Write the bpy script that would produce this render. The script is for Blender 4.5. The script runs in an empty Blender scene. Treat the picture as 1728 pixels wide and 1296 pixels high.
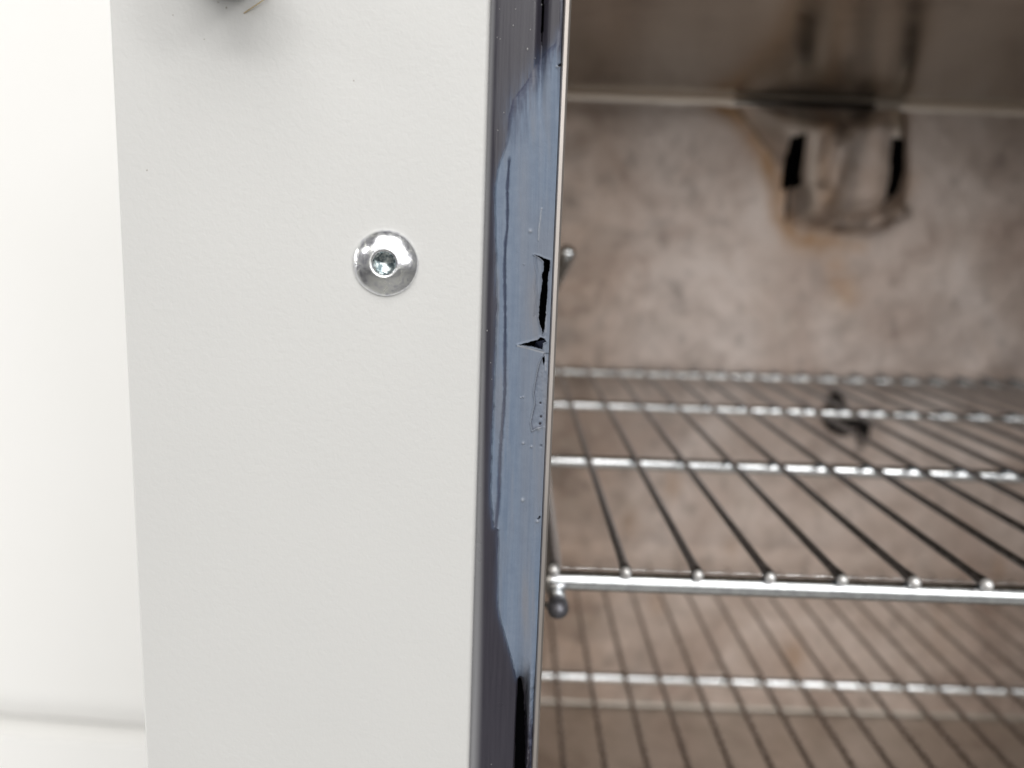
import bpy, math, random
import numpy as np
from mathutils import Vector, Matrix

random.seed(7)
rng = np.random.default_rng(7)
S = bpy.context.scene
COL = S.collection

# ------------------------------------------------------------------ camera
F = 1366.0                                    # focal length in photo pixels (1728 wide)
CX, CY = 864.0, 648.0
CAM = np.array([0.0, 0.0, 0.28])              # camera 0.28 m above the chamber floor level
dep = np.array([11.0, -240.0, F]); dep /= np.linalg.norm(dep)
dwn = np.array([-270.0, (F*F + 11*-270.0)/240.0, F]); dwn /= np.linalg.norm(dwn)
rgt = np.cross(dwn, dep)
# camera axes in the world (x right, y into the oven, z up)
ax_u = Vector((rgt[0], dep[0], -dwn[0]))
ax_v = Vector((rgt[1], dep[1], -dwn[1]))
ax_w = Vector((rgt[2], dep[2], -dwn[2]))
cam_d = bpy.data.cameras.new('camera'); cam = bpy.data.objects.new('camera', cam_d); COL.objects.link(cam)
m = Matrix.Identity(4)
for i in range(3):
    m[i][0] = ax_u[i]; m[i][1] = -ax_v[i]; m[i][2] = -ax_w[i]; m[i][3] = CAM[i]
cam.matrix_world = m
cam_d.sensor_width = 36.0; cam_d.lens = F/1728*36.0
cam_d.clip_start = 0.01; cam_d.clip_end = 50
cam_d.dof.use_dof = True; cam_d.dof.focus_distance = 0.124; cam_d.dof.aperture_fstop = 13.5
S.camera = cam

def P(px, py, Y):
    """world point seen at photo position (px, py) on the vertical plane y = Y"""
    a, b = px-CX, py-CY
    d = ax_u*a + ax_v*b + ax_w*F
    t = Y/d.y
    return np.array([d.x*t, Y, d.z*t]) + CAM
def PZ(px, py, z):
    """world point seen at (px, py) on the horizontal plane z (world)"""
    d = ax_u*(px-CX) + ax_v*(py-CY) + ax_w*F
    t = (z-CAM[2])/d.z
    return np.array([d.x*t, d.y*t, z]) + np.array([CAM[0], CAM[1], 0])

# ------------------------------------------------------------------ light
W = bpy.data.worlds.new('World'); S.world = W; W.use_nodes = True
bg = W.node_tree.nodes['Background']
bg.inputs[0].default_value = (1.0, 0.99, 0.975, 1); bg.inputs[1].default_value = 0.27
S.view_settings.view_transform = 'Standard'; S.view_settings.look = 'None'
S.view_settings.exposure = -0.01; S.view_settings.gamma = 1.0

def lamp(name, loc, size, power, target=(0.05, 0.12, 0.26), color=(1, 0.985, 0.96)):
    d = bpy.data.lights.new(name, 'AREA'); d.shape = 'RECTANGLE'; d.size, d.size_y = size
    d.energy = power; d.color = color
    o = bpy.data.objects.new(name, d); COL.objects.link(o); o.location = loc
    o.rotation_euler = (Vector(target)-Vector(loc)).to_track_quat('-Z', 'Y').to_euler()
    return o
for lx in (-0.85, 0.05, 0.95):
    lamp('ceiling_lamp', (lx, -1.5, 1.95), (0.8, 1.9), 11.0)
lamp('ceiling_lamp', (0.80, -1.10, 0.95), (0.34, 0.30), 3.4)
lamp('ceiling_lamp', (-0.38, -1.25, 1.10), (0.30, 0.26), 2.0)
lamp('ceiling_lamp', (-1.75, -0.95, 1.15), (0.40, 0.34), 3.4)
lamp('ceiling_lamp', (0.12, -2.55, 1.75), (0.9, 0.24), 5.5)  # extra lamp added to brighten the left part of the shelf rods
lamp('chamber_fill', (1.0, -2.6, 0.75), (4.2, 1.0), 26)  # unseen fill added behind the camera to brighten the chamber
lamp('wall_fill', (-1.5, 0.19, -0.05), (0.06, 1.8), 12.0, target=(-0.15, 0.55, 0.3))  # unseen fill added behind the panel to brighten only the left wall

# ------------------------------------------------------------------ helpers
def srgb(r, g, b):
    f = lambda c: (c/255/12.92) if c/255 <= 0.04045 else ((c/255+0.055)/1.055)**2.4
    return (f(r), f(g), f(b), 1)

class Mat:
    def __init__(s, name, **kw):
        s.m = bpy.data.materials.new(name); s.m.use_nodes = True
        s.nt = s.m.node_tree; s.b = s.nt.nodes['Principled BSDF']
        for k, v in kw.items(): s.b.inputs[k.replace('_', ' ')].default_value = v
    def n(s, t, **kw):
        x = s.nt.nodes.new(t)
        for k, v in kw.items(): setattr(x, k, v)
        return x
    def link(s, a, b): s.nt.links.new(a, b)
    def coord(s, scale=(1, 1, 1)):
        t = s.n('ShaderNodeTexCoord'); mp = s.n('ShaderNodeMapping'); mp.inputs['Scale'].default_value = scale
        s.link(t.outputs['Object'], mp.inputs['Vector']); return mp.outputs['Vector']
    def noise(s, scale, detail=4, rough=0.5, vec=None, dist=0.0):
        x = s.n('ShaderNodeTexNoise'); x.inputs['Scale'].default_value = scale
        x.inputs['Detail'].default_value = detail; x.inputs['Roughness'].default_value = rough
        x.inputs['Distortion'].default_value = dist
        s.link(vec if vec is not None else s.coord(), x.inputs['Vector']); return x.outputs['Fac']
    def ramp(s, fac, stops):
        r = s.n('ShaderNodeValToRGB'); e = r.color_ramp.elements
        while len(e) < len(stops): e.new(0.5)
        for q, (p, c) in zip(e, stops): q.position = p; q.color = c if len(c) == 4 else (*c, 1)
        s.link(fac, r.inputs['Fac']); return r.outputs['Color']
    def mix(s, fac, a, b, mode='MIX'):
        x = s.n('ShaderNodeMix', data_type='RGBA', blend_type=mode)
        for sock, v in ((x.inputs[0], fac), (x.inputs[6], a), (x.inputs[7], b)):
            if hasattr(v, 'links') or hasattr(v, 'is_linked'): s.link(v, sock)
            else: sock.default_value = v
        return x.outputs[2]
    def math(s, op, a, b=0.0, clamp=False):
        x = s.n('ShaderNodeMath', operation=op, use_clamp=clamp)
        for sock, v in ((x.inputs[0], a), (x.inputs[1], b)):
            if hasattr(v, 'is_linked'): s.link(v, sock)
            else: sock.default_value = v
        return x.outputs[0]
    def attr(s, name):
        x = s.n('ShaderNodeAttribute'); x.attribute_name = name; return x.outputs['Fac']
    def set(s, inp, v): s.link(v, s.b.inputs[inp])
    def bump(s, h, strength, dist):
        x = s.n('ShaderNodeBump'); x.inputs['Strength'].default_value = strength; x.inputs['Distance'].default_value = dist
        s.link(h, x.inputs['Height']); s.link(x.outputs['Normal'], s.b.inputs['Normal'])

def tag(o, label=None, cat=None, group=None, kind=None):
    for k, v in (('label', label), ('category', cat), ('group', group), ('kind', kind)):
        if v: o[k] = v
    return o
def empty(name, loc):
    o = bpy.data.objects.new(name, None); COL.objects.link(o); o.location = loc; o.empty_display_size = 0.02
    return o
def link(name, me, mat, parent=None):
    if mat is not None: me.materials.append(mat.m)
    o = bpy.data.objects.new(name, me); COL.objects.link(o)
    if parent is not None:
        o.parent = parent
        L = np.array(parent.location); q = parent.parent
        while q is not None: L = L + np.array(q.location); q = q.parent
        o.location = [-c for c in L]          # meshes are written in world coordinates
    return o
def mesh(name, vs, fs, mat, parent=None, smooth=True, auto=None):
    me = bpy.data.meshes.new(name); me.from_pydata([tuple(map(float, v)) for v in vs], [], [tuple(map(int, f)) for f in fs])
    me.update()
    if smooth: me.polygons.foreach_set('use_smooth', [True]*len(me.polygons))
    if auto: me.set_sharp_from_angle(angle=math.radians(auto))
    return link(name, me, mat, parent)
def quadmesh(name, V, Q, mat, parent=None, attrs=None, smooth=True, flip=False):
    """fast quad mesh from numpy arrays, unused vertices dropped"""
    used = np.zeros(len(V), bool); used[Q.ravel()] = True
    idx = np.cumsum(used)-1; V2 = V[used]; Q2 = idx[Q]
    if flip: Q2 = Q2[:, ::-1]
    me = bpy.data.meshes.new(name)
    me.vertices.add(len(V2)); me.vertices.foreach_set('co', V2.astype(np.float32).ravel())
    me.loops.add(Q2.size); me.loops.foreach_set('vertex_index', Q2.astype(np.int32).ravel())
    me.polygons.add(len(Q2)); me.polygons.foreach_set('loop_start', np.arange(0, Q2.size, 4, dtype=np.int32))
    me.polygons.foreach_set('use_smooth', [smooth]*len(Q2))
    for k, a in (attrs or {}).items():
        at = me.attributes.new(k, 'FLOAT', 'POINT'); at.data.foreach_set('value', a[used].astype(np.float32))
    me.update(calc_edges=True); me.validate()
    return link(name, me, mat, parent)
def add_walls(V, Q, depth, extra=None):
    """give the open borders of a sheet a wall going back by depth (sheet thickness)"""
    E = np.concatenate([Q[:, [0, 1]], Q[:, [1, 2]], Q[:, [2, 3]], Q[:, [3, 0]]])
    key = np.sort(E, axis=1); k = key[:, 0].astype(np.int64)*len(V)+key[:, 1]
    _, inv, cnt = np.unique(k, return_inverse=True, return_counts=True)
    B = E[cnt[inv] == 1]
    n = len(V); V2 = np.concatenate([V, V+np.array([0, depth, 0])])
    return V2, np.concatenate([Q, np.stack([B[:, 1], B[:, 0], B[:, 0]+n, B[:, 1]+n], 1)])
def gridquads(nr, nc):
    i = np.arange(nr*nc).reshape(nr, nc)
    return np.stack([i[:-1, :-1], i[:-1, 1:], i[1:, 1:], i[1:, :-1]], -1).reshape(-1, 4)
def box(name, lo, hi, mat, parent=None, bevel=0.0):
    x0, y0, z0 = lo; x1, y1, z1 = hi
    vs = [(x, y, z) for z in (z0, z1) for y in (y0, y1) for x in (x0, x1)]
    fs = [(0, 2, 3, 1), (4, 5, 7, 6), (0, 1, 5, 4), (2, 6, 7, 3), (0, 4, 6, 2), (1, 3, 7, 5)]
    o = mesh(name, vs, fs, mat, parent, smooth=False)
    if bevel:
        b = o.modifiers.new('bevel', 'BEVEL'); b.width = bevel; b.segments = 3
        o.data.polygons.foreach_set('use_smooth', [True]*6)
    return o
def extrude_z(name, prof, z0, z1, mat, parent=None, auto=35):
    """closed xy profile extruded vertically"""
    n = len(prof); vs = [(x, y, z) for z in (z0, z1) for x, y in prof]
    fs = [(i, (i+1) % n, n+(i+1) % n, n+i) for i in range(n)] + [tuple(range(n))[::-1], tuple(range(n, 2*n))]
    return mesh(name, vs, fs, mat, parent, auto=auto)
def tube(path, r, n=16, cap0=True, cap1=True):
    """round rod along a polyline, rounded ends; returns verts, faces"""
    pts = [np.array(p, float) for p in path]
    rad = r if hasattr(r, '__len__') else [r]*len(pts)
    rings = []
    T = [pts[min(i+1, len(pts)-1)]-pts[max(i-1, 0)] for i in range(len(pts))]
    T = [t/np.linalg.norm(t) for t in T]
    up = np.array([0, 0, 1.0]) if abs(T[0][2]) < 0.8 else np.array([1.0, 0, 0])
    prs = []
    if cap0:
        for a in (85, 60, 35, 15): prs.append((pts[0]-T[0]*rad[0]*math.sin(math.radians(a)), T[0], rad[0]*math.cos(math.radians(a))))
    for p, t, q in zip(pts, T, rad): prs.append((p, t, q))
    if cap1:
        for a in (15, 35, 60, 85): prs.append((pts[-1]+T[-1]*rad[-1]*math.sin(math.radians(a)), T[-1], rad[-1]*math.cos(math.radians(a))))
    vs, fs = [], []
    for p, t, q in prs:
        a = np.cross(t, up); a /= np.linalg.norm(a); b = np.cross(a, t)
        for k in range(n):
            th = 2*math.pi*k/n; vs.append(p+q*(a*math.cos(th)+b*math.sin(th)))
    for i in range(len(prs)-1):
        for k in range(n):
            k2 = (k+1) % n; fs.append((i*n+k, i*n+k2, (i+1)*n+k2, (i+1)*n+k))
    fs.append(tuple(range(n))[::-1]); L = (len(prs)-1)*n; fs.append(tuple(L+k for k in range(n)))
    return vs, fs
def merge(parts):
    V, Fc = [], []
    for v, f in parts:
        o = len(V); V += list(v); Fc += [tuple(i+o for i in q) for q in f]
    return V, Fc
def inpoly(X, Y, poly):
    r = np.zeros(X.shape, bool); n = len(poly)
    for i in range(n):
        x0, y0 = poly[i]; x1, y1 = poly[(i+1) % n]
        if y0 == y1: continue
        c = ((y0 > Y) != (y1 > Y)) & (X < (x1-x0)*(Y-y0)/(y1-y0)+x0); r ^= c
    return r
def pdist(X, Y, pts, closed=False):
    D = np.full(X.shape, 1e9)
    seq = list(zip(pts[:-1], pts[1:])) + ([(pts[-1], pts[0])] if closed else [])
    for (x0, y0), (x1, y1) in seq:
        dx, dy = x1-x0, y1-y0; t = np.clip(((X-x0)*dx+(Y-y0)*dy)/(dx*dx+dy*dy+1e-12), 0, 1)
        D = np.minimum(D, np.hypot(X-x0-t*dx, Y-y0-t*dy))
    return D
def sstep(a, b, x):
    t = np.clip((x-a)/(b-a), 0, 1); return t*t*(3-2*t)
def noise1(z, scale, seed, octaves=4):
    """smooth 1-D value noise in [-1, 1]"""
    r = np.zeros_like(z); amp = 1.0; tot = 0
    for o in range(octaves):
        g = np.random.default_rng(seed*31+o); tab = g.uniform(-1, 1, 4096)
        t = z/scale*(2**o)+1000; i = np.floor(t).astype(int); f = t-i; f = f*f*(3-2*f)
        r += amp*(tab[i % 4096]*(1-f)+tab[(i+1) % 4096]*f); tot += amp; amp *= 0.55
    return r/tot
def noise2(x, z, sx, sz, seed, octaves=3):
    r = np.zeros_like(x); amp = 1.0; tot = 0
    for o in range(octaves):
        g = np.random.default_rng(seed*57+o); tab = g.uniform(-1, 1, (257, 257))
        a = x/sx*2**o+50; b = z/sz*2**o+50; i = np.floor(a).astype(int); j = np.floor(b).astype(int)
        f = a-i; h = b-j; f = f*f*(3-2*f); h = h*h*(3-2*h)
        T = lambda p, q: tab[p % 257, q % 257]
        r += amp*((T(i, j)*(1-f)+T(i+1, j)*f)*(1-h)+(T(i, j+1)*(1-f)+T(i+1, j+1)*f)*h); tot += amp; amp *= 0.5
    return r/tot

# ------------------------------------------------------------------ materials
paint = Mat('powder_coat_paint', Base_Color=(0.735, 0.728, 0.705, 1), Roughness=0.42)
n1 = paint.noise(900, 3, 0.55, dist=0.3); n2 = paint.noise(38, 2, 0.5); n3 = paint.noise(2600, 2, 0.5)
paint.set('Base Color', paint.mix(n2, (0.665, 0.665, 0.655, 1), (0.700, 0.699, 0.687, 1)))
paint.bump(paint.math('ADD', n1, paint.math('MULTIPLY', n3, 0.25)), 0.15, 0.00035)
white = Mat('white_gloss_paint', Base_Color=(0.90, 0.895, 0.88, 1), Roughness=0.5)
white.set('Base Color', white.mix(white.noise(12, 2), (0.89, 0.885, 0.865, 1), (0.91, 0.905, 0.895, 1)))

def steel(name, c0, c1, c2, rough, metal=0.85, sc=22, tint=True, grain=0.05):
    M = Mat(name, Metallic=metal)
    big = M.noise(sc, 5, 0.55, dist=0.9); mid = M.noise(sc*4.2, 5, 0.62, dist=0.6); fine = M.noise(900, 3, 0.6, vec=M.coord((0.05, 1, 1)))
    c = M.ramp(big, [(0.28, c0), (0.5, c1), (0.72, c2)])
    mott = M.ramp(mid, [(0.32, (0.66, 0.61, 0.59)), (0.47, (0.95, 0.94, 0.93)), (0.62, (1.12, 1.11, 1.11))])
    c = M.mix(0.58, c, mott, 'MULTIPLY')
    c = M.mix(0.20, c, M.ramp(fine, [(0.3, (0.8, 0.8, 0.8)), (0.7, (1.1, 1.1, 1.1))]), 'MULTIPLY')
    if tint:
        c = M.mix(M.math('MULTIPLY', M.attr('stain'), 0.85, True), c, (0.42, 0.235, 0.105, 1))
        c = M.mix(M.math('MULTIPLY', M.attr('burn_dark'), 1.0, True), c, (0.035, 0.028, 0.026, 1))
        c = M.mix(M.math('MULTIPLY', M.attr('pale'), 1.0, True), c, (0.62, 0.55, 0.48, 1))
    M.set('Base Color', c)
    M.set('Roughness', M.math('ADD', M.math('MULTIPLY', mid, 0.18), rough-0.09))
    M.bump(M.noise(sc*2.5, 4, 0.6), grain, 0.002)
    return M
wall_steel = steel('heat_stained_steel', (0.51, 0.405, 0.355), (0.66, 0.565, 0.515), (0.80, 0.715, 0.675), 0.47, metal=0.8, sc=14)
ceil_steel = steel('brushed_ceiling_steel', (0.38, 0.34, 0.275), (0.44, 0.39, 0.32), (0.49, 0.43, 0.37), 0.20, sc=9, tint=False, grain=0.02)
floor_steel = steel('baked_floor_steel', (0.40, 0.36, 0.315), (0.47, 0.43, 0.385), (0.54, 0.495, 0.455), 0.40, sc=14, tint=False)
lip_steel = Mat('liner_edge_steel', Metallic=0.75, Roughness=0.42)
lip_steel.set('Base Color', lip_steel.ramp(lip_steel.noise(260, 5, 0.6, vec=lip_steel.coord((1, 1, 0.12))), [(0.3, (0.42, 0.385, 0.36)), (0.7, (0.62, 0.575, 0.545))]))
bend_steel = Mat('lightened_bend_steel', Metallic=0.7, Roughness=0.3, Base_Color=(0.90, 0.82, 0.74, 1))  # base lightened to paint in the light the ceiling bend reflects
chrome = Mat('plated_wire', Metallic=1.0, Roughness=0.16)
cg = chrome.noise(420, 4, 0.6)
chrome.set('Base Color', chrome.ramp(cg, [(0.25, (0.58, 0.60, 0.62)), (0.6, (0.90, 0.92, 0.94))]))
chrome.set('Roughness', chrome.math('ADD', chrome.math('MULTIPLY', cg, 0.16), 0.13))
wire_m = Mat('darkened_wire', Metallic=1.0)  # base darkened to paint in the dark surroundings the wires reflect
wg = wire_m.noise(420, 4, 0.6)
wire_m.set('Base Color', wire_m.ramp(wg, [(0.25, (0.20, 0.225, 0.26)), (0.65, (0.42, 0.455, 0.50))]))
wire_m.set('Roughness', wire_m.math('ADD', wire_m.math('MULTIPLY', wg, 0.2), 0.10))
wire2_m = Mat('brown_grey_wire', Metallic=1.0)  # brown-grey base, darker than the rods
wire2_m.set('Base Color', wire2_m.ramp(wire2_m.noise(200, 4, 0.6), [(0.3, (0.30, 0.265, 0.24)), (0.7, (0.44, 0.40, 0.37))]))
wire2_m.set('Roughness', wire2_m.math('ADD', wire2_m.math('MULTIPLY', wire2_m.noise(300), 0.2), 0.18))
tip_m = Mat('weld_bead', Metallic=0.65, Roughness=0.40)
tip_m.set('Base Color', tip_m.ramp(tip_m.noise(900, 3), [(0.35, (0.66, 0.65, 0.64)), (0.6, (0.93, 0.92, 0.91))]))
rod_dark = Mat('dark_rod_end', Metallic=0.7, Roughness=0.42)
rod_dark.set('Base Color', rod_dark.ramp(rod_dark.noise(1500, 5, 0.7), [(0.3, (0.10, 0.10, 0.115)), (0.7, (0.26, 0.26, 0.29))]))
zinc = Mat('zinc_plating', Metallic=1.0, Roughness=0.2)
zn = zinc.noise(560, 5, 0.68, dist=1.2); zf = zinc.noise(2500, 3, 0.6)
zinc.set('Base Color', zinc.ramp(zn, [(0.34, (0.56, 0.56, 0.62)), (0.48, (0.86, 0.87, 0.90)), (0.64, (0.97, 0.98, 0.95))]))
zinc.set('Roughness', zinc.math('ADD', zinc.math('MULTIPLY', zn, 0.40), 0.02)); zinc.bump(zf, 0.12, 0.0002)
sock_m = Mat('socket_metal', Metallic=1.0, Roughness=0.22)
sock_m.set('Base Color', sock_m.ramp(sock_m.noise(1500, 4, 0.6), [(0.42, (0.16, 0.21, 0.23)), (0.58, (0.70, 0.76, 0.76))]))
rubber = Mat('dark_glossy_rubber', Roughness=0.34, Specular_IOR_Level=0.5)
rs = rubber.noise(2400, 4, 0.55, vec=rubber.coord((1, 1, 0.035))); rb = rubber.noise(160, 3, 0.5)
rubber.set('Base Color', rubber.mix(rs, (0.025, 0.0235, 0.034, 1), (0.052, 0.048, 0.062, 1)))
sm_ = rubber.math('MULTIPLY', rubber.attr('smear'), 1.0, True)
rubber.set('Base Color', rubber.mix(sm_, rubber.b.inputs['Base Color'].links[0].from_socket, (0.085, 0.12, 0.20, 1)))
sheen_fac = rubber.attr('edge_sheen')
rubber.set('Base Color', rubber.mix(sheen_fac, rubber.b.inputs['Base Color'].links[0].from_socket, (0.30, 0.30, 0.315, 1)))  # rolled edge's sheen painted in as a lighter grey band
rubber.set('Roughness', rubber.math('ADD', rubber.math('MULTIPLY', rb, 0.3), 0.18))
rubber.bump(rs, 0.12, 0.0003)
blue = Mat('blue_grey_sealant', Roughness=0.5, Specular_IOR_Level=0.35)
bs = blue.noise(1500, 5, 0.6, vec=blue.coord((1, 1, 0.03))); bn = blue.noise(90, 3, 0.6); bf = blue.noise(5000, 3, 0.6); bc = blue.noise(700, 4, 0.6)
c = blue.ramp(bs, [(0.3, (0.135, 0.180, 0.255)), (0.5, (0.163, 0.210, 0.288)), (0.7, (0.195, 0.236, 0.308))])
c = blue.mix(blue.math('MULTIPLY', bn, 0.35), c, (0.165, 0.205, 0.28, 1))
c = blue.mix(0.35, c, blue.ramp(bc, [(0.35, (0.82, 0.83, 0.86)), (0.65, (1.15, 1.13, 1.1))]), 'MULTIPLY')
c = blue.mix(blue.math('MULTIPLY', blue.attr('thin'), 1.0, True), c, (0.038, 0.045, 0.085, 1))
c = blue.mix(blue.math('MULTIPLY', blue.attr('chalk_glint'), 1.0, True), c, (0.50, 0.53, 0.58, 1))
c = blue.mix(blue.math('MULTIPLY', blue.attr('greyed'), 0.8, True), c, (0.215, 0.215, 0.235, 1))
blue.set('Base Color', c); blue.set('Roughness', blue.math('ADD', blue.math('MULTIPLY', bs, 0.2), 0.38))
blue.bump(blue.math('ADD', bs, blue.math('MULTIPLY', bf, 0.35)), 0.25, 0.00025)
black = Mat('black_cavity', Base_Color=(0.004, 0.004, 0.005, 1), Roughness=0.9, Specular_IOR_Level=0.05)
soot = Mat('charred_residue', Base_Color=(0.012, 0.010, 0.010, 1), Roughness=0.85)
soot.bump(soot.noise(700, 4), 0.6, 0.001)
peg_m = Mat('dark_grey_plastic', Base_Color=(0.10, 0.10, 0.10, 1), Roughness=0.5)
peg_m.set('Base Color', peg_m.mix(peg_m.noise(300, 3), (0.15, 0.15, 0.145, 1), (0.22, 0.22, 0.21, 1)))
fibre_m = Mat('straw_fibre', Base_Color=(0.55, 0.42, 0.22, 1), Roughness=0.7)
fleck_m = Mat('brown_fleck', Base_Color=(0.45, 0.42, 0.38, 1), Roughness=0.9)

# ------------------------------------------------------------------ the oven
YP = 0.120            # front face of the painted panel
YG = 0.1212           # gasket crest
YB = 0.500            # back wall
ZC = P(1300, 168, YB)[2]      # chamber ceiling
ZF = P(1300, 1200, YB)[2]     # chamber floor
XL = P(827, 0, YP)[0]         # right edge of the painted panel
XG0 = P(826, 0, YG)[0]; XG1 = P(952, 0, YG)[0]      # gasket
XLIP = P(964.5, 0, YG)[0]
XR = 0.46; ZT = 0.46; ZB = -0.03
XPL = P(183, 0, YP)[0]
oven = tag(empty('laboratory_oven', (0.1, YP, ZB)),
           'off-white powder-coated oven with an open stained steel chamber and a torn blue-grey door gasket', 'oven')

# painted panel, edges rolled over
r = 0.0008; prof = []
x0, x1 = XPL, XL
prof += [(x0+0.0004, YP), ]
prof += [(x1-r+r*math.sin(a), YP+r-r*math.cos(a)) for a in np.linspace(0, math.pi/2, 8)]
prof += [(x1, YP+0.012), (x0, YP+0.012), (x0, YP+0.0004)]
panel = extrude_z('front_panel', prof, ZB, ZT, paint, oven)
# the frame above and right of the opening, and the oven's outer side
box('header_panel', (XL+0.0005, YP+0.0005, ZC+0.012), (XR+0.07, YP+0.012, ZT), paint, oven)
box('side_panel', (XR+0.012, YP+0.0005, ZB), (XR+0.07, YP+0.012, ZC+0.0115), paint, oven)
box('outer_side', (XPL+0.0002, YP+0.0125, ZB), (XPL+0.0014, 0.53, ZT), paint, oven)

# steel lip: the liner's cut edge facing out
lipw = XLIP-XG1
lp = [(XG1+0.00005, YG+0.0004), (XG1+0.00025, YG+0.0001), (XLIP-0.0003, YG+0.0001), (XLIP, YG+0.0005), (XLIP, YG+0.006), (XG1+0.00005, YG+0.006)]
extrude_z('opening_lip', lp, ZF-0.01, ZC+0.01, lip_steel, oven)
# liner sheets
def sheet(name, lo, hi, mat): return box(name, lo, hi, mat, oven)
XI = XLIP-0.0040
sheet('left_liner', (XI-0.001, YG+0.0065, ZF-0.002), (XI, YB+0.006, ZC+0.002), floor_steel)
sheet('right_liner', (XR, YP+0.001, ZF-0.002), (XR+0.001, YB+0.006, ZC+0.002), floor_steel)
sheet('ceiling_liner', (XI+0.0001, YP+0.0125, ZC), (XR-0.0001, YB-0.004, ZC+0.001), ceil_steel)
sheet('floor_liner', (XI+0.0001, YG+0.0065, ZF-0.001), (XR-0.0001, YB-0.003, ZF), floor_steel)
# bent corner between ceiling and back wall, and between floor and back wall
def cove(name, zc, sgn, rr, mat):
    pr = [(YB-rr+rr*math.sin(a), zc-sgn*(rr-rr*math.cos(a))) for a in np.linspace(0, math.pi/2, 9)]
    n = len(pr); xs = (XI+0.0002, XR-0.0002)
    vs = [(x, y, z) for x in xs for y, z in pr]
    fs = [(i, i+1, n+i+1, n+i) for i in range(n-1)]
    return mesh(name, vs, fs, mat, oven)
cove('ceiling_bend', ZC, 1, 0.0045, bend_steel)
cove('floor_bend', ZF, -1, 0.003, floor_steel)

# back wall: one formed sheet with a pressed air vent, slots cut right through
nx, nz = 560, 400
gx = np.linspace(XI+0.0003, XR-0.0003, nx); gz = np.linspace(ZF+0.003, ZC-0.004, nz)
GX, GZ = np.meshgrid(gx, gz)
# photo position of every wall vertex, to lay the shapes where the photo has them
rel = np.stack([GX-CAM[0], np.full_like(GX, YB), GZ-CAM[2]], -1)
cu = rel@np.array(ax_u); cv = rel@np.array(ax_v); cw = rel@np.array(ax_w)
PX = cu/cw*F+CX; PY = cv/cw*F+CY
vent_out = [(1226, 150), (1242, 185), (1272, 222), (1306, 268), (1322, 330), (1330, 372), (1360, 392), (1430, 398), (1495, 388), (1530, 350), (1538, 290), (1535, 150)]
D = pdist(PX, PY, vent_out, True); inside = inpoly(PX, PY, vent_out)
H = sstep(0, 44, D)*inside*0.0050
H += inside*sstep(0, 70, D)*0.004
# centre tongue between the slots stands prouder and dips to the right
tongue = [(1352, 215), (1400, 205), (1420, 240), (1400, 330), (1390, 376), (1346, 372)]
H += sstep(-20, 16, np.where(inpoly(PX, PY, tongue), 1, -1)*pdist(PX, PY, tongue, True))*0.0026
fold = [(1480, 172), (1425, 205), (1392, 245), (1375, 300)]
H -= 0.0022*np.exp(-(pdist(PX, PY, fold)/18)**2)*inside
H += 0.0035*np.exp(-(pdist(PX, PY, [(1512, 150), (1510, 232)])/9)**2)
lowlip = [(1410, 383), (1460, 386), (1520, 360)]
H += 0.0018*np.exp(-(pdist(PX, PY, lowlip)/10)**2)
H *= 0.30+0.70*sstep(168, 225, PY)
Yw = YB-H+0.0006*noise2(GX, GZ, 0.03, 0.03, 5)
stain = 1.0*np.exp(-(pdist(PX, PY, [(1228, 178), (1258, 215), (1290, 262), (1310, 320), (1318, 365)])/17)**2)*(0.95+0.5*noise2(PX, PY, 22, 40, 71))
stain += 0.75*np.exp(-(pdist(PX, PY, [(1345, 400), (1400, 425), (1425, 500)])/26)**2)*(0.6+0.6*noise2(PX, PY, 30, 30, 3))
stain += 0.45*np.exp(-(pdist(PX, PY, [(1200, 180), (1225, 185)])/14)**2)
stain += 0.45*np.exp(-(pdist(PX, PY, [(1395, 215), (1378, 270), (1385, 340)])/17)**2)
stain += 0.5*np.exp(-(pdist(PX, PY, [(1330, 385), (1350, 400), (1450, 415)])/16)**2)
stain += 0.30*np.exp(-(pdist(PX, PY, [(1520, 345), (1540, 300)])/14)**2)
for sx_, sy_, sr_, sa_ in ((1063, 880, 15, .5), (1135, 820, 14, .55), (1300, 560, 60, .1), (1340, 1110, 22, .5), (1235, 920, 10, .4), (1685, 960, 12, .4), (1110, 1020, 14, .4), (1590, 1060, 30, .3)):
    stain += sa_*np.exp(-(((PX-sx_)/sr_)**2+((PY-sy_)/(sr_*1.8))**2))*(0.8+0.7*noise2(PX, PY, 10, 12, 9))
stain += 0.25*sstep(1130, 960, PX)
stain += inside*0.30*(0.6+0.8*noise2(PX, PY, 30, 50, 73))
burn_dark = 0.85*np.exp(-(pdist(PX, PY, [(1242, 188), (1275, 230), (1302, 268)])/8)**2)*inside
burn_dark += 0.55*np.exp(-(pdist(PX, PY, [(1478, 180), (1440, 200), (1402, 232)])/12)**2)  # dark lines along the folds of the vent
burn_dark += 0.40*np.exp(-(pdist(PX, PY, [(1450, 215), (1432, 290), (1412, 380)])/12)**2)
burn_dark += 0.30*np.exp(-(pdist(PX, PY, [(1408, 384), (1455, 384)])/6)**2)
burn_dark += 0.10*np.exp(-(pdist(PX, PY, [(1430, 405), (1500, 395), (1535, 345)])/9)**2)
burn_dark += 0.10*sstep(180, 420, PX-1200)*sstep(460, 250, PY)  # darker towards the upper right of the wall
burn_dark += 0.20*np.exp(-(pdist(PX, PY, [(945, 185), (1225, 190)])/15)**2)  # darker line just below the ceiling bend
burn_dark += 0.9*np.exp(-(pdist(PX, PY, [(1405, 668), (1425, 700), (1455, 705)])/14)**2)*(0.8+0.5*noise2(PX, PY, 8, 8, 4))
burn_dark += 0.55*np.exp(-(pdist(PX, PY, [(1455, 712), (1459, 742), (1448, 760)])/7)**2)
bl = noise2(PX, PY, 26, 34, 21, 3); bl2 = noise2(PX, PY, 60, 50, 22, 3)
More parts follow.
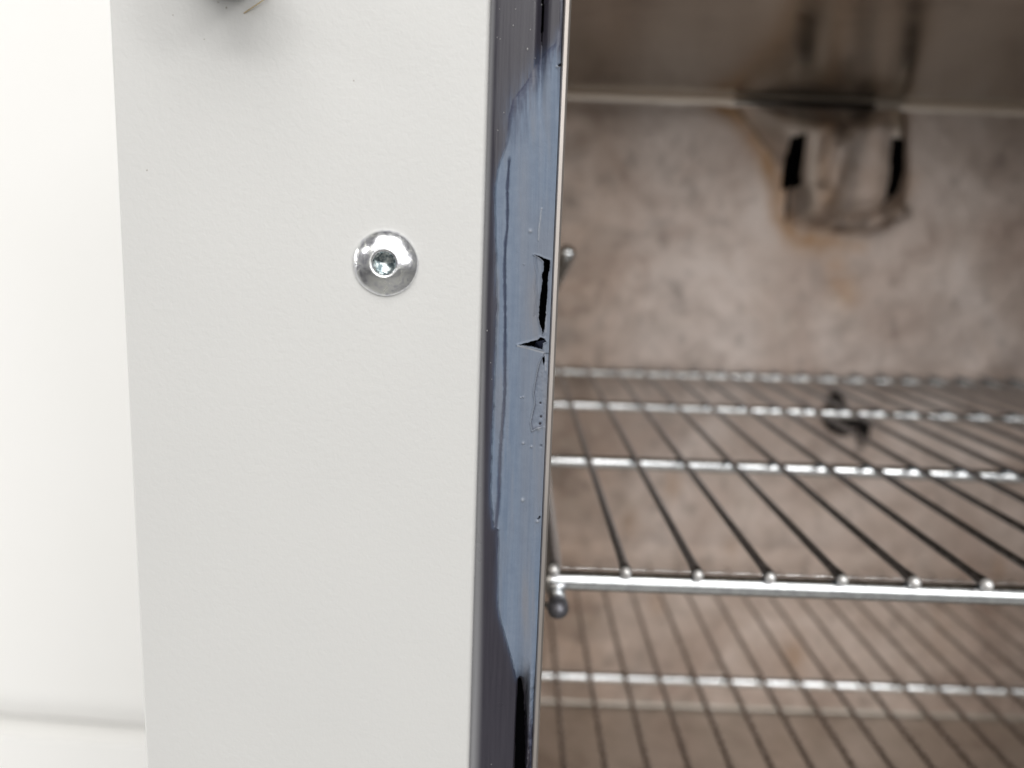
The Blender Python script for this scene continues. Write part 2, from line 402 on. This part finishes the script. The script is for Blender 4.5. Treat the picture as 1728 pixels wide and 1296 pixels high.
burn_dark += 0.20*sstep(0.15, 0.7, bl)*sstep(200, 260, PY)
burn_dark += 0.22*sstep(300, 0, PX-900)*sstep(0.0, 0.5, bl2+0.35)
burn_dark += 0.22*np.clip(noise2(PX, PY, 16, 22, 81)*1.8-0.3, 0, 1)*sstep(230, 330, PY)*sstep(1330, 1150, PX)
pale = 0.8*np.exp(-(pdist(PX, PY, [(1347, 184), (1345, 228)])/6)**2)  # reflection streak by the left slot, painted in as pale colour
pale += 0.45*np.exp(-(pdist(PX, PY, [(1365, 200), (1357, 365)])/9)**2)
pale += 0.85*np.exp(-(pdist(PX, PY, [(1511, 150), (1509, 230)])/11)**2)  # bright vertical reflection painted in above the right slot
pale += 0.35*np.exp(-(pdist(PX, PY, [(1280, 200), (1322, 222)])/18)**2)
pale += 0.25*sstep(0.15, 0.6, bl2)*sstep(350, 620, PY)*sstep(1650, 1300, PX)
V = np.stack([GX, Yw, GZ], -1).reshape(-1, 3)
Q = gridquads(nz, nx)
cxq = PX.ravel()[Q].mean(1); cyq = PY.ravel()[Q].mean(1)
slots = [[(1327, 234), (1351, 229), (1345, 316), (1318, 321)],
         [(1494, 236), (1525, 237), (1522, 290), (1511, 324), (1482, 345), (1491, 300)],
         [(1326, 318), (1332, 318), (1329, 374), (1324, 374)],
         [(1350, 170), (1392, 172), (1390, 181), (1352, 180)]]
hole = np.zeros(len(Q), bool)
for s_ in slots: hole |= inpoly(cxq, cyq, s_)
inv_ = inpoly(cxq, cyq, [(1212, 0), (1212, 190), (1262, 225), (1296, 270), (1310, 330), (1318, 385), (1360, 405), (1430, 412), (1510, 402), (1545, 360), (1552, 290), (1550, 0)])
at = dict(stain=stain.ravel(), burn_dark=burn_dark.ravel(), pale=pale.ravel())
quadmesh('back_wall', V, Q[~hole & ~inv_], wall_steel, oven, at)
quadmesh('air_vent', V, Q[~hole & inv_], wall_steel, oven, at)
box('vent_cavity', (P(1200, 300, YB)[0], YB+0.012, P(1300, 430, YB)[2]), (P(1580, 300, YB)[0], YB+0.014, ZC+0.004), black, oven)  # black plate standing in for the darkness behind the slots
# narrow shadow gap above the vent: a black tube stands in for its shade
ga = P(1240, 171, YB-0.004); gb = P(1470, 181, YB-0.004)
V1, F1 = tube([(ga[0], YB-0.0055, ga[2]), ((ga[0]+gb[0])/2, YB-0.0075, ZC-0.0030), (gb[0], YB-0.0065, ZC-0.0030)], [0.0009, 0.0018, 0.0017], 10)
mesh('gap_shade', V1, F1, black, oven)
# charred lump on the wall
def lump(c, sx, sy, sz, seed, n=18):
    vs, fs = [], []
    g = np.random.default_rng(seed); ph = g.uniform(0, 6, 6)
    for i in range(n+1):
        t = math.pi*i/n
        for k in range(2*n):
            a = math.pi*k/n
            q = 1+0.22*math.sin(3*a+ph[0]+2*t)+0.15*math.sin(5*a+ph[1])*math.sin(3*t+ph[2])+0.1*math.sin(9*a+ph[3]+7*t)
            vs.append((c[0]+sx*q*math.sin(t)*math.cos(a), c[1]+sy*math.cos(t), c[2]+sz*q*math.sin(t)*math.sin(a)))
    for i in range(n):
        for k in range(2*n):
            k2 = (k+1) % (2*n); fs.append((i*2*n+k, i*2*n+k2, (i+1)*2*n+k2, (i+1)*2*n+k))
    return vs, fs
u = YB/F
parts = [lump(P(x, y, YB-0.003), a*u, 0.005, b*u, sd) for x, y, a, b, sd in
         ((1430, 712, 38, 10, 1), (1420, 720, 20, 15, 2), (1458, 730, 9, 20, 3), (1412, 684, 15, 16, 4))]
V1, F1 = merge(parts); mesh('charred_residue', V1, F1, soot, oven)

# ------------------------------------------------------------------ gasket
gasket = tag(empty('door_gasket', (0, 0, 0)), None); gasket.parent = oven
gasket['label'] = 'dark rubber door gasket smeared with cracked blue-grey sealant'
GL = np.array(oven.location)
gasket.location = (XG0-GL[0], YG-GL[1], 0.03)
LBPX = [(946, -60), (946, 20), (944, 50), (938, 71), (917, 89), (905, 108), (889, 135), (875, 155), (866, 168), (860, 185), (857.6, 201), (856, 229), (852, 248), (846, 265), (841, 280), (838.5, 293), (835, 315),
      (834, 330), (835, 372), (836.5, 430), (836.4, 477), (838, 520), (836.4, 556), (833.8, 627), (832, 680), (830.6, 714), (828.5, 760), (828, 788), (827.5, 830), (828, 850), (830, 872), (832, 890),
      (840.5, 893), (840.3, 920), (839.5, 958), (839, 1000), (839.5, 1025), (842, 1040), (847, 1058), (857, 1094), (863, 1115), (868, 1134), (872, 1150), (880, 1156), (884, 1172), (887, 1190), (888.5, 1212), (890, 1232), (893, 1260), (897, 1300)]
def glink(name, V, Q, mat, at=None):
    o = quadmesh(name, V, Q, mat, gasket, at)
    return o
zt = P(900, -120, YG)[2]; zb = P(900, 1430, YG)[2]
def px_of(X, Z, Y=YG):
    rel = np.stack([X-CAM[0], np.full_like(X, Y), Z-CAM[2]], -1)
    a = rel@np.array(ax_u); b = rel@np.array(ax_v); c_ = rel@np.array(ax_w)
    return a/c_*F+CX, b/c_*F+CY
def gasket_y(X, Z):
    """depth of the bare rubber: two lobes with a groove between"""
    s = (X-XG0)/(XG1-XG0)
    lobe = 0.0007*(np.clip((0.17-s)/0.17, 0, 1)**2.0) + 0.0005*np.clip((s-0.35)/0.4, 0, 1)
    gro = 0.0012*np.exp(-((s-0.725)/0.055)**2)
    edge = 0.0008*np.clip((s-0.93)/0.07, 0, 1)**2
    px, py = px_of(X, Z)
    low = sstep(1100, 1190, py)
    gro2 = 0.004*low*sstep(0.70, 0.78, s)*sstep(0.93, 0.87, s)
    rag = low*sstep(0.86, 0.92, s)*0.0005*noise2(X, Z, 0.0008, 0.0010, 12, 3)
    return YG + lobe + gro*(1-low) + gro2 + edge - rag + 0.00006*noise2(X, Z, 0.0006, 0.02, 3)
nr, nc = 1100, 110
gs = np.linspace(0, 1, nc); gzz = np.linspace(zt, zb, nr)
X, Z = np.meshgrid(XG0+(XG1-XG0)*gs, gzz)
Yr = gasket_y(X, Z)
pxr, pyr = px_of(X, Z)

tearA = [(901, 430), (911, 432), (920, 436.5), (928.5, 439), (929, 446), (925, 470), (924, 503), (921.5, 530), (920, 552), (916.5, 566),
         (911.5, 549), (908.5, 536), (910.5, 514), (911.5, 500), (915, 477), (914, 466), (917, 455), (917.5, 441), (910, 434.5)]
tearB = [(873, 582.3), (893, 577), (907, 574), (912, 569), (919, 571), (922, 577), (916.5, 580), (915.5, 591), (905, 588.5), (892, 585.5)]
tearC = [(916, 604), (919.5, 601), (920, 610), (917.5, 617), (915.5, 611)]
tearD = [(940, 109), (947, 104.5), (948, 108), (944.5, 112.5)]
tearE = [(906, 876), (911, 870), (912.5, 875), (909, 878)]
tears = [tearA, tearB, tearC, tearD, tearE]
Q = gridquads(nr, nc)
cxq = pxr.ravel()[Q].mean(1); cyq = pyr.ravel()[Q].mean(1)
hl = np.zeros(len(Q), bool)
grow = 1.5
for t_ in tears:
    hl |= inpoly(cxq, cyq, t_) | (pdist(cxq, cyq, t_, True) < grow)
for t_ in ([(915, -150), (920, -150), (918.5, 20), (917, 50), (914.5, 80), (913.5, 50), (914, 20)],
           [(874, 1156), (880, 1168), (885, 1200), (886.5, 1300), (884, 1450), (866, 1450), (868, 1300), (871, 1200)]):
    hl |= inpoly(cxq+0.5*noise2(cxq*0, cyq, 4, 12, 95), cyq, t_)
V = np.stack([X, Yr, Z], -1).reshape(-1, 3)
bd = pdist(pxr, pyr, [(a, b) for a, b in LBPX if b > 40 and b < 1160])
smear = np.exp(-bd/(3+9*np.exp(-((pyr-140)/70)**2)))*(0.55+0.6*noise2(pxr, pyr, 1.5, 26, 66, 3))*0.8
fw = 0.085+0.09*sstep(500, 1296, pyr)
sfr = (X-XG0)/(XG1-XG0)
glink('rubber_profile', V, Q[~hl], rubber, dict(smear=smear.ravel(), edge_sheen=sstep(1.25, 0.25, sfr/fw).ravel()*0.95))
box('gasket_dark_backing', (XG0+0.0002, YG+0.0062, zb), (XG1-0.0002, YG+0.0082, zt), black, gasket)  # black box standing in for the darkness inside the tears

# blue sealant: a skin over the rubber from a wandering left border to the lip
lb = LBPX
rows = 1700; cols = 150
py0, py1 = -50, 1310
zz = np.linspace(P(940, py0, YG)[2], P(900, py1, YG)[2], rows)
lbw = np.array([P(a, b, YG) for a, b in lb])
o_ = np.argsort(-lbw[:, 2]); xl = np.interp(-zz, -lbw[o_, 2], lbw[o_, 0])
pxm = YG/F
_, pyrow = px_of(xl, zz)
ragg = 1.3+1.6*np.exp(-((pyrow-130)/60)**2)+0.5*sstep(400, 600, pyrow)-1.2*sstep(900, 960, pyrow)
xl = xl + pxm*ragg*noise1(zz, 0.0017, 4, 5) + pxm*4.5*np.exp(-((pyrow-135)/50)**2)*np.abs(noise1(zz, 0.0008, 9, 5))
xr_ = np.full_like(zz, XG1-0.00004)
xl = np.minimum(xl, xr_-0.0002)
tt = np.linspace(0, 1, cols)**1.0
X = xl[:, None]+(xr_-xl)[:, None]*tt[None, :]; Z = np.repeat(zz[:, None], cols, 1)
px, py = px_of(X, Z)
dl = (X-xl[:, None])/pxm                                        # px from the left border
base = gasket_y(X, Z)
s = (X-XG0)/(XG1-XG0)
flat = YG+0.00045*np.clip((s-0.35)/0.4, 0, 1)                      # sealant fills the groove
fill = sstep(60, 240, py)*sstep(1185, 1080, py)
fillr = np.where(s > 0.55, fill, 1.0)
body = base*(1-fillr)+np.minimum(base, flat+0.0007*np.clip((0.14-s)/0.14, 0, 1)**2)*fillr
thick = 0.00032*sstep(0, 3.5+16*np.exp(-((py-130)/70)**2), dl)+0.00001
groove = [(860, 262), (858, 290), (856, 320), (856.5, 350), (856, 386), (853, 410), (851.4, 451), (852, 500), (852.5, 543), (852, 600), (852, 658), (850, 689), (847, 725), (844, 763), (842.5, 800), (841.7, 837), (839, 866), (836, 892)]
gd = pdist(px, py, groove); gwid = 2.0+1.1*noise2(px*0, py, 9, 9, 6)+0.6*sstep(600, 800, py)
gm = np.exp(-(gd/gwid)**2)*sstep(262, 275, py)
thick -= 0.00030*gm
# streaks pulled along the gasket
thick += 0.00003*noise2(px, py, 3.5, 160, 8, 3)+0.00001*noise2(px, py, 2, 3, 18, 2)
# step line: the skin is doubled left of the hole and torn off in flakes below it
flake = [(918, 596), (911, 612), (907, 628), (904.5, 642), (902, 655), (901, 665), (903, 676), (902.5, 684), (899, 697), (896, 712), (898, 727), (905, 722), (914, 720)]
fside = inpoly(px, py, flake+[(930, 720), (935, 596)])
fd = pdist(px, py, flake)
thick -= np.where(fside, 0.00024*sstep(0, 1.5, fd), 0)
thick += np.where(~fside, 0.00026*np.exp(-(fd/2.0)**2), 0)*(py > 600)
thick += np.where(fside, 0.00007*noise2(px, py, 5, 7, 30, 3), 0)
flake2 = [(902, 431), (903, 446), (905, 460), (902.5, 480), (904, 500), (902, 515), (901, 532)]
f2 = pdist(px, py, flake2)
thick += 0.00010*np.exp(-(f2/1.3)**2) - 0.00012*np.exp(-(pdist(px, py, [(a+2.2, b) for a, b in flake2])/1.3)**2)
pits = [(912, 681, 1.6), (913, 704, 1.8), (911.5, 716, 2.2), (913, 753, 1.8)]
for a, b, q in pits: thick -= 0.00035*np.exp(-(((px-a)/q)**2+((py-b)/q)**2))
chalk_glint = np.zeros_like(px)
for a, b, q in ((895, 390, 3.0), (884, 446, 1.0), (883, 748, 2.0), (883, 670, 1.4), (905, 860, 0.1), (882, 844, 2.8), (907, 880, 2.6), (940, 112, 2.2), (897, 754, 1.8), (879, 671, 1.2), (909, 724, 3.5)):
    e = np.exp(-(((px-a)/q)**2+((py-b)/q)**2)); thick += 0.00022*e; chalk_glint += 0.55*e
sc = pdist(px, py, [(914, 352), (912, 368), (909.5, 385), (908.5, 405)]); e = np.exp(-(sc/1.6)**2)*(0.5+0.6*noise2(px, py, 2, 4, 31)); thick += 0.0002*e; chalk_glint += 0.8*e
for pl, am in (([(874, 583.5), (893, 588), (905, 591.5), (916, 594.5)], 0.9), ([(903, 432), (917, 440)], 0.25), ([(919, 596), (921.5, 606), (921, 625)], 0.5), ([(922, 500), (921, 560)], 0.45), ([(912, 530), (907, 533)], 0.25)):
    chalk_glint += am*np.exp(-(pdist(px, py, pl)/1.5)**2)
thin = 0.75*np.where(fside, np.exp(-(fd/1.9)**2), 0)*(0.4+0.6*(noise2(px*0, py, 8, 8, 88)>-0.2))
chalk_glint += np.where(~fside, 0.35*np.exp(-(fd/1.8)**2), 0)*(py > 610)  # highlight on the flake's outer lip, painted as a pale line
hd = np.full_like(px, 1e9)
for t_ in tears[:2]: hd = np.minimum(hd, pdist(px, py, t_, True))
thick += 0.00016*np.exp(-(hd/2.0)**2)
greyed = sstep(-0.1, 0.7, noise2(px, py, 12, 170, 41, 3))*0.55+0.45*sstep(880, 915, px)*sstep(300, 420, py)*sstep(1000, 760, py)
greyed += 0.35*np.exp(-((px-885)/10)**2)*sstep(200, 300, py)
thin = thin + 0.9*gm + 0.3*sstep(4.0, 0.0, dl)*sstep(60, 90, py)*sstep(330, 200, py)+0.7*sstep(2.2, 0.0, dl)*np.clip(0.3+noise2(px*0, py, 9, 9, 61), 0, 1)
thin += 0.95*sstep(1120, 1180, py)*sstep(14, 2, dl) + 0.5*sstep(1190, 1260, py)
feather = sstep(38, 0, dl+16*noise2(px, py, 3, 30, 77, 3))*sstep(280, 170, py)
thin += 0.9*feather + 0.35*sstep(60, 20, py)
V = np.stack([X, body-thick, Z], -1).reshape(-1, 3)
Q = gridquads(rows, cols)
cxq = px.ravel()[Q].mean(1); cyq = py.ravel()[Q].mean(1)
hl = np.zeros(len(Q), bool)
jx = 1.1*noise2(cxq*0, cyq, 4, 2.6, 90, 4); jy = 0.8*noise2(cxq, cyq*0, 4, 4, 91, 3)
for t_ in tears: hl |= inpoly(cxq+jx, cyq+jy, t_)
# snap the vertices round the tears so that the torn edge is clean
V3, Q3 = add_walls(V, Q[~hl], 0.0016)
d2 = lambda a: np.concatenate([a.ravel(), a.ravel()])
thin2 = np.concatenate([thin.ravel(), np.full(thin.size, 0.25)])
glink('blue_sealant', V3, Q3, blue, dict(thin=thin2, chalk_glint=d2(chalk_glint), greyed=d2(greyed)))
# flap of skin bent into the triangular tear, dust beads on the rubber
fl = [P(905, 577, YG+0.0012), P(921, 573, YG+0.0004), P(919, 582, YG+0.0005), P(913, 588, YG+0.0016), P(901, 584, YG+0.0024)]
flm = Mat('torn_skin_inner', Base_Color=(0.022, 0.026, 0.05, 1), Roughness=0.35)
fo = mesh('torn_flap', [p for p in fl]+[p+np.array([0, 0.0003, 0]) for p in fl], [(4, 3, 2, 1, 0), (5, 6, 7, 8, 9)]+[(i, (i+1) % 5, 5+(i+1) % 5, 5+i) for i in range(5)], flm, gasket, smooth=False)
beads = []
g = np.random.default_rng(5)
spots = [(890, 83, 2.0), (866, 43, 1.4), (870, 15, 1.1), (895, 50, 1.3), (839, 63, 1.1), (844, 66, 1.1), (850, 190, 1.0), (840, 220, 1.2), (829, 1290, 1.2), (822, 558, 1.4), (828, 612, 1.0), (830, 640, 0.9), (860, 330, 0.6), (914, 8, 1.0), (843, 15, .8), (903, 98, 1.0)]
for a, b, q in spots:
    p = P(a, b, YG); yy = gasket_y(np.array([[p[0]]]), np.array([[p[2]]]))[0, 0]
    p = P(a, b, yy-0.00005); beads.append(lump(p, q*pxm*0.5, q*pxm*0.5, q*pxm*1.0, int(a), 6))
V1, F1 = merge(beads)
bead_m = Mat('pale_dust', Base_Color=(0.42, 0.42, 0.42, 1), Roughness=0.5)
o = mesh('dust_specks', V1, F1, bead_m, gasket); o['kind'] = 'stuff'

# ------------------------------------------------------------------ screw
def screw(px_, py_):
    c = P(px_, py_, YP-0.0006); R = 0.00480
    root = tag(empty('button_head_screw', (0, 0, 0)), 'zinc-plated domed screw with a hexagonal socket'); root.parent = oven
    root.location = (c[0]-GL[0], YP-GL[1], c[2]-GL[2])
    n = 96; vs, fs = [], []
    prof = [(1.0, 0.0), (1.0, 0.00028), (0.988, 0.00044), (0.95, 0.00062), (0.88, 0.00092), (0.78, 0.00124), (0.66, 0.00154), (0.54, 0.00177), (0.46, 0.00188), (0.41, 0.00191), (0.375, 0.00186), (0.34, 0.0016)]
    rings = []
    for k, (f, h) in enumerate(prof):
        ring = []
        for i in range(n):
            a = 2*math.pi*i/n
            w = 1+(0.004*math.sin(3*a+1)+0.003*math.sin(7*a)-0.022*math.exp(-((a-2.25)/0.28)**2)) * (f > 0.8)
            ring.append((c[0]+R*f*w*math.cos(a), YP-h, c[2]+R*f*w*math.sin(a)))
        rings.append(ring)
    for ring in rings: vs += ring
    for k in range(len(rings)-1):
        for i in range(n):
            j = (i+1) % n; fs.append((k*n+i, k*n+j, (k+1)*n+j, (k+1)*n+i))
    mesh('head', vs, fs, zinc, root, auto=50)
    # hexagonal socket: chamfer ring to hexagon, walls, drilled floor
    vs, fs = [], []
    hexr = lambda a: 0.275*R/math.cos(((a+0.25) % (math.pi/3))-math.pi/6)
    lev = [(None, 0.0016), ('h', 0.0014), ('h', 0.00045), ('f', 0.00035), ('g', 0.00008)]
    for kind, h in lev:
        for i in range(n):
            a = 2*math.pi*i/n
            rr = 0.34*R if kind is None else hexr(a) if kind == 'h' else 0.20*R if kind == 'f' else 0.0005*0.3
            vs.append((c[0]+rr*math.cos(a), YP-h, c[2]+rr*math.sin(a)))
    for k in range(len(lev)-1):
        for i in range(n):
            j = (i+1) % n; fs.append((k*n+i, k*n+j, (k+1)*n+j, (k+1)*n+i))
    mesh('hex_socket', vs, fs, sock_m, root, auto=25)
screw(650, 444)

# shelf support rail with its knob, and the hook behind the lip
SH = P(1057, 963, 0.170)[2]            # upper shelf wire level
RW = 0.00102; RB = 0.00225
c = P(941, 1018, 0.166)
V1, F1 = tube([(c[0], 0.166, c[2]), (c[0], 0.30, c[2]), (c[0], YB-0.001, c[2])], 0.0021, 24)
rail = mesh('shelf_rail', V1, F1, chrome, oven)
parts = [tube([(c[0], 0.1635, c[2]), (c[0], 0.1650, c[2])], 0.00225, 24)]
V1, F1 = merge(parts); mesh('rail_cap', V1, F1, rod_dark, rail)
rail.children[0].location = (0, 0, 0)
q0 = P(932, 1038, 0.168); q1 = P(918, 1030, 0.17)
V1, F1 = tube([(q0[0], 0.168, q0[2]), (q0[0]-0.001, 0.172, q0[2]+0.0004), (XI+0.0002, 0.176, q0[2]+0.0004)], 0.00065, 10)
mesh('rail_bracket', V1, F1, chrome, oven)
h0 = P(957, 428, 0.30); h1 = P(949, 456, 0.305); h2 = P(936, 488, 0.31)
V1, F1 = tube([h0, (h0+h1)/2, h1, h2, (XI+0.0002, 0.315, h2[2]-0.003)], [0.0031, 0.0029, 0.0022, 0.0017, 0.0017], 20)
mesh('support_hook', V1, F1, chrome, oven)

# ------------------------------------------------------------------ wire shelves
w1 = P(1057, 963, 0.170); w2 = P(1668, 985, 0.1745)
WSP = 0.01597
def shelf(zc, x0, ys, kmax, label, dy_front, fan, first):
    root = tag(empty('wire_shelf', (x0, ys[0], zc-0.005)), label, 'oven shelf', 'wire shelves in the oven')
    xa, xb = x0-0.0004, x0+kmax*WSP+0.002
    for i, y in enumerate(ys):                                      # long rods under the wires
        sl = fan[i]
        rb = RB if i in (0, len(ys)-1) else RB*0.98
        pts = [(x, y+sl*(x-x0)*(1 if True else 0), zc-RW-rb+0.0001*math.sin(9*x+i)) for x in np.linspace(xa, xb, 9)]
        V1, F1 = tube(pts, rb, 20); mesh('front_rod' if i == 0 else 'cross_rod', V1, F1, chrome, root)
    yb = ys[-1]+0.004
    for k in range(kmax+1):
        x = x0+k*WSP; yf = ys[0]+fan[0]*(x-x0)-0.0012
        yk = yb+fan[-1]*(x-x0)
        jig = random.uniform(-1, 1)*0.00035; sag = random.uniform(-1, 1)*0.00025
        n = 10; pts = []
        for t in [0, 0.008, 0.02]+list(np.linspace(0.1, 1, n-1)):
            b = math.sin(math.pi*t)
            zz_ = zc + sag*b
            pts.append((x+jig*b, yf+(yk-yf)*t, zz_))
        rw = RW if first else RW*1.12
        rr = [RW*1.3, RW*1.2]+[rw]*n
        V1, F1 = tube(pts, rr, 14); wo = mesh('wire', V1, F1, wire_m if first else wire2_m, root)
        if first:
            p0 = np.array(pts[0]); V1, F1 = tube([p0-np.array([0, 0.0007, 0.0001]), p0-np.array([0, 0.0004, 0.0001])], RW*random.uniform(1.18, 1.36), 16)
            mesh('wire_tip', V1, F1, tip_m, wo)
    # end rod tying the long rods together
    for xx in (xa-0.0, xb):
        pts = [(xx, y+fan[i]*(xx-x0), zc-RW-RB*2.2) for i, y in enumerate(ys)]
        V1, F1 = tube(pts, 0.0012, 12); mesh('end_rod', V1, F1, chrome, root)
    return root
def fan_at(pL, pR, z):
    a = PZ(*pL, z); b = PZ(*pR, z); return a[1], (b[1]-a[1])/(b[0]-a[0])
zc = SH; zr = zc-RW-RB
bars = [fan_at((936, 978), (1728, 1006), zr), fan_at((936, 778), (1728, 806), zr), fan_at((936, 683), (1728, 705), zr), fan_at((948, 627), (1728, 646), zr)]
x0 = PZ(1057, 966, zc)[0]-WSP
print('upper bars', bars, 'x0', x0, 'SH', SH, 'wire spacing', (PZ(1668, 988, zc)[0]-PZ(1057, 966, zc)[0])/5)
x00 = x0
shelf(zc, x0, [b[0] for b in bars], 26, 'upper chromed wire shelf with sharp bright front rod, nearer the screw height', 0, [0.0005, 0.0, 0.018, 0.03], True)
# lower shelf: its third rod is the one in view
ZL = CAM[2]-(CAM[2]-SH)*2.75
b2 = fan_at((914, 1140), (1728, 1167), ZL-RW-RB)
print('lower bar', b2, 'sp', (PZ(1170.5, 1144, ZL)[0]-PZ(938, 1137, ZL)[0])/4, 'x0', PZ(938, 1137, ZL)[0])
pitch = 0.1
lx0 = PZ(938, 1137, ZL)[0]
ysl = [b2[0]-2*pitch, b2[0]-pitch, b2[0], b2[0]+0.123]
while lx0 > XI+WSP+0.002: lx0 -= WSP
shelf(ZL, lx0, ysl, 26, 'lower blurred wire shelf seen through the gaps beneath the upper shelf', 0, [b2[1]]*4, False)

# ------------------------------------------------------------------ things at the edge of the picture
pc = P(392, -63, YP)
V1, F1 = tube([(pc[0], YP-0.0002, pc[2]), (pc[0], YP-0.0145, pc[2])], 0.0048, 40, cap0=False, cap1=False)
peg = mesh('door_stop_peg', V1, F1, peg_m, None, auto=50)
tag(peg, 'dark round peg on the white panel, only its underside showing at the top edge', 'peg')
fb = [P(412, 22, YP-0.0001), P(424, 14, YP-0.0005), P(436, 6, YP-0.0007), P(447, -2, YP-0.0009), P(456, -12, YP-0.0006)]
V1, F1 = tube(fb, 0.00008, 8); tag(mesh('straw_fibre', V1, F1, fibre_m, None), 'thin straw-coloured fibre stuck beside the dark peg on the panel', 'fibre')
V1, F1 = merge([lump(P(a, b, YP-0.00002), q*pxm, 0.00004, q*pxm, int(a+b), 6) for a, b, q in ((248, 287, 1.1), (597, 136, 1.0), (382, 13, 1.3), (368, 4, 1.0), (345, 66, 0.8), (292, 25, 0.9))])
o = mesh('paint_flecks', V1, F1, fleck_m, oven); o['kind'] = 'stuff'

# white cupboard wall behind, left
YW = 0.62
zs = P(120, 1270, YW)[2]
wl = XPL-0.6
rr = 0.045; pr = [(YW, ZT+0.5)]+[(YW+rr-rr*math.cos(a), zs+rr-rr*math.sin(a)) for a in np.linspace(0, math.pi/2, 12)]+[(YW+0.03, zs), (YW+0.03, ZT+0.5)]
n = len(pr)
def wallpiece(name, pr, label_kind):
    n = len(pr); xs = (wl, XPL-0.002)
    tl = 0.012                                     # slight slope of the joint, as the wall is not square to the oven
    vs = [(x, y, z+(0 if z > ZT else 0)-(x-XPL+0.08)*0.045) for x in xs for y, z in pr]
    fs = [(i, (i+1) % n, n+(i+1) % n, n+i) for i in range(n)]+[tuple(range(n))[::-1], tuple(range(n, 2*n))]
    return mesh(name, vs, fs, white, None, auto=35)
tag(wallpiece('wall', pr, None), kind='structure')
pr2 = [(YW+0.002, zs-0.5), (YW+0.002, zs-0.0016), (YW+0.004, zs-0.0008), (YW+0.03, zs-0.0008), (YW+0.03, zs-0.5)]
tag(wallpiece('wall_plinth', pr2, None), kind='structure')
floor_m = Mat('grey_vinyl_floor', Roughness=0.5)
floor_m.set('Base Color', floor_m.mix(floor_m.noise(8, 4), (0.30, 0.30, 0.29, 1), (0.38, 0.375, 0.36, 1)))
tag(box('floor', (-4, -5, -0.92), (4, 1.2, -0.90), floor_m), kind='structure')
S.cycles.max_bounces = 8
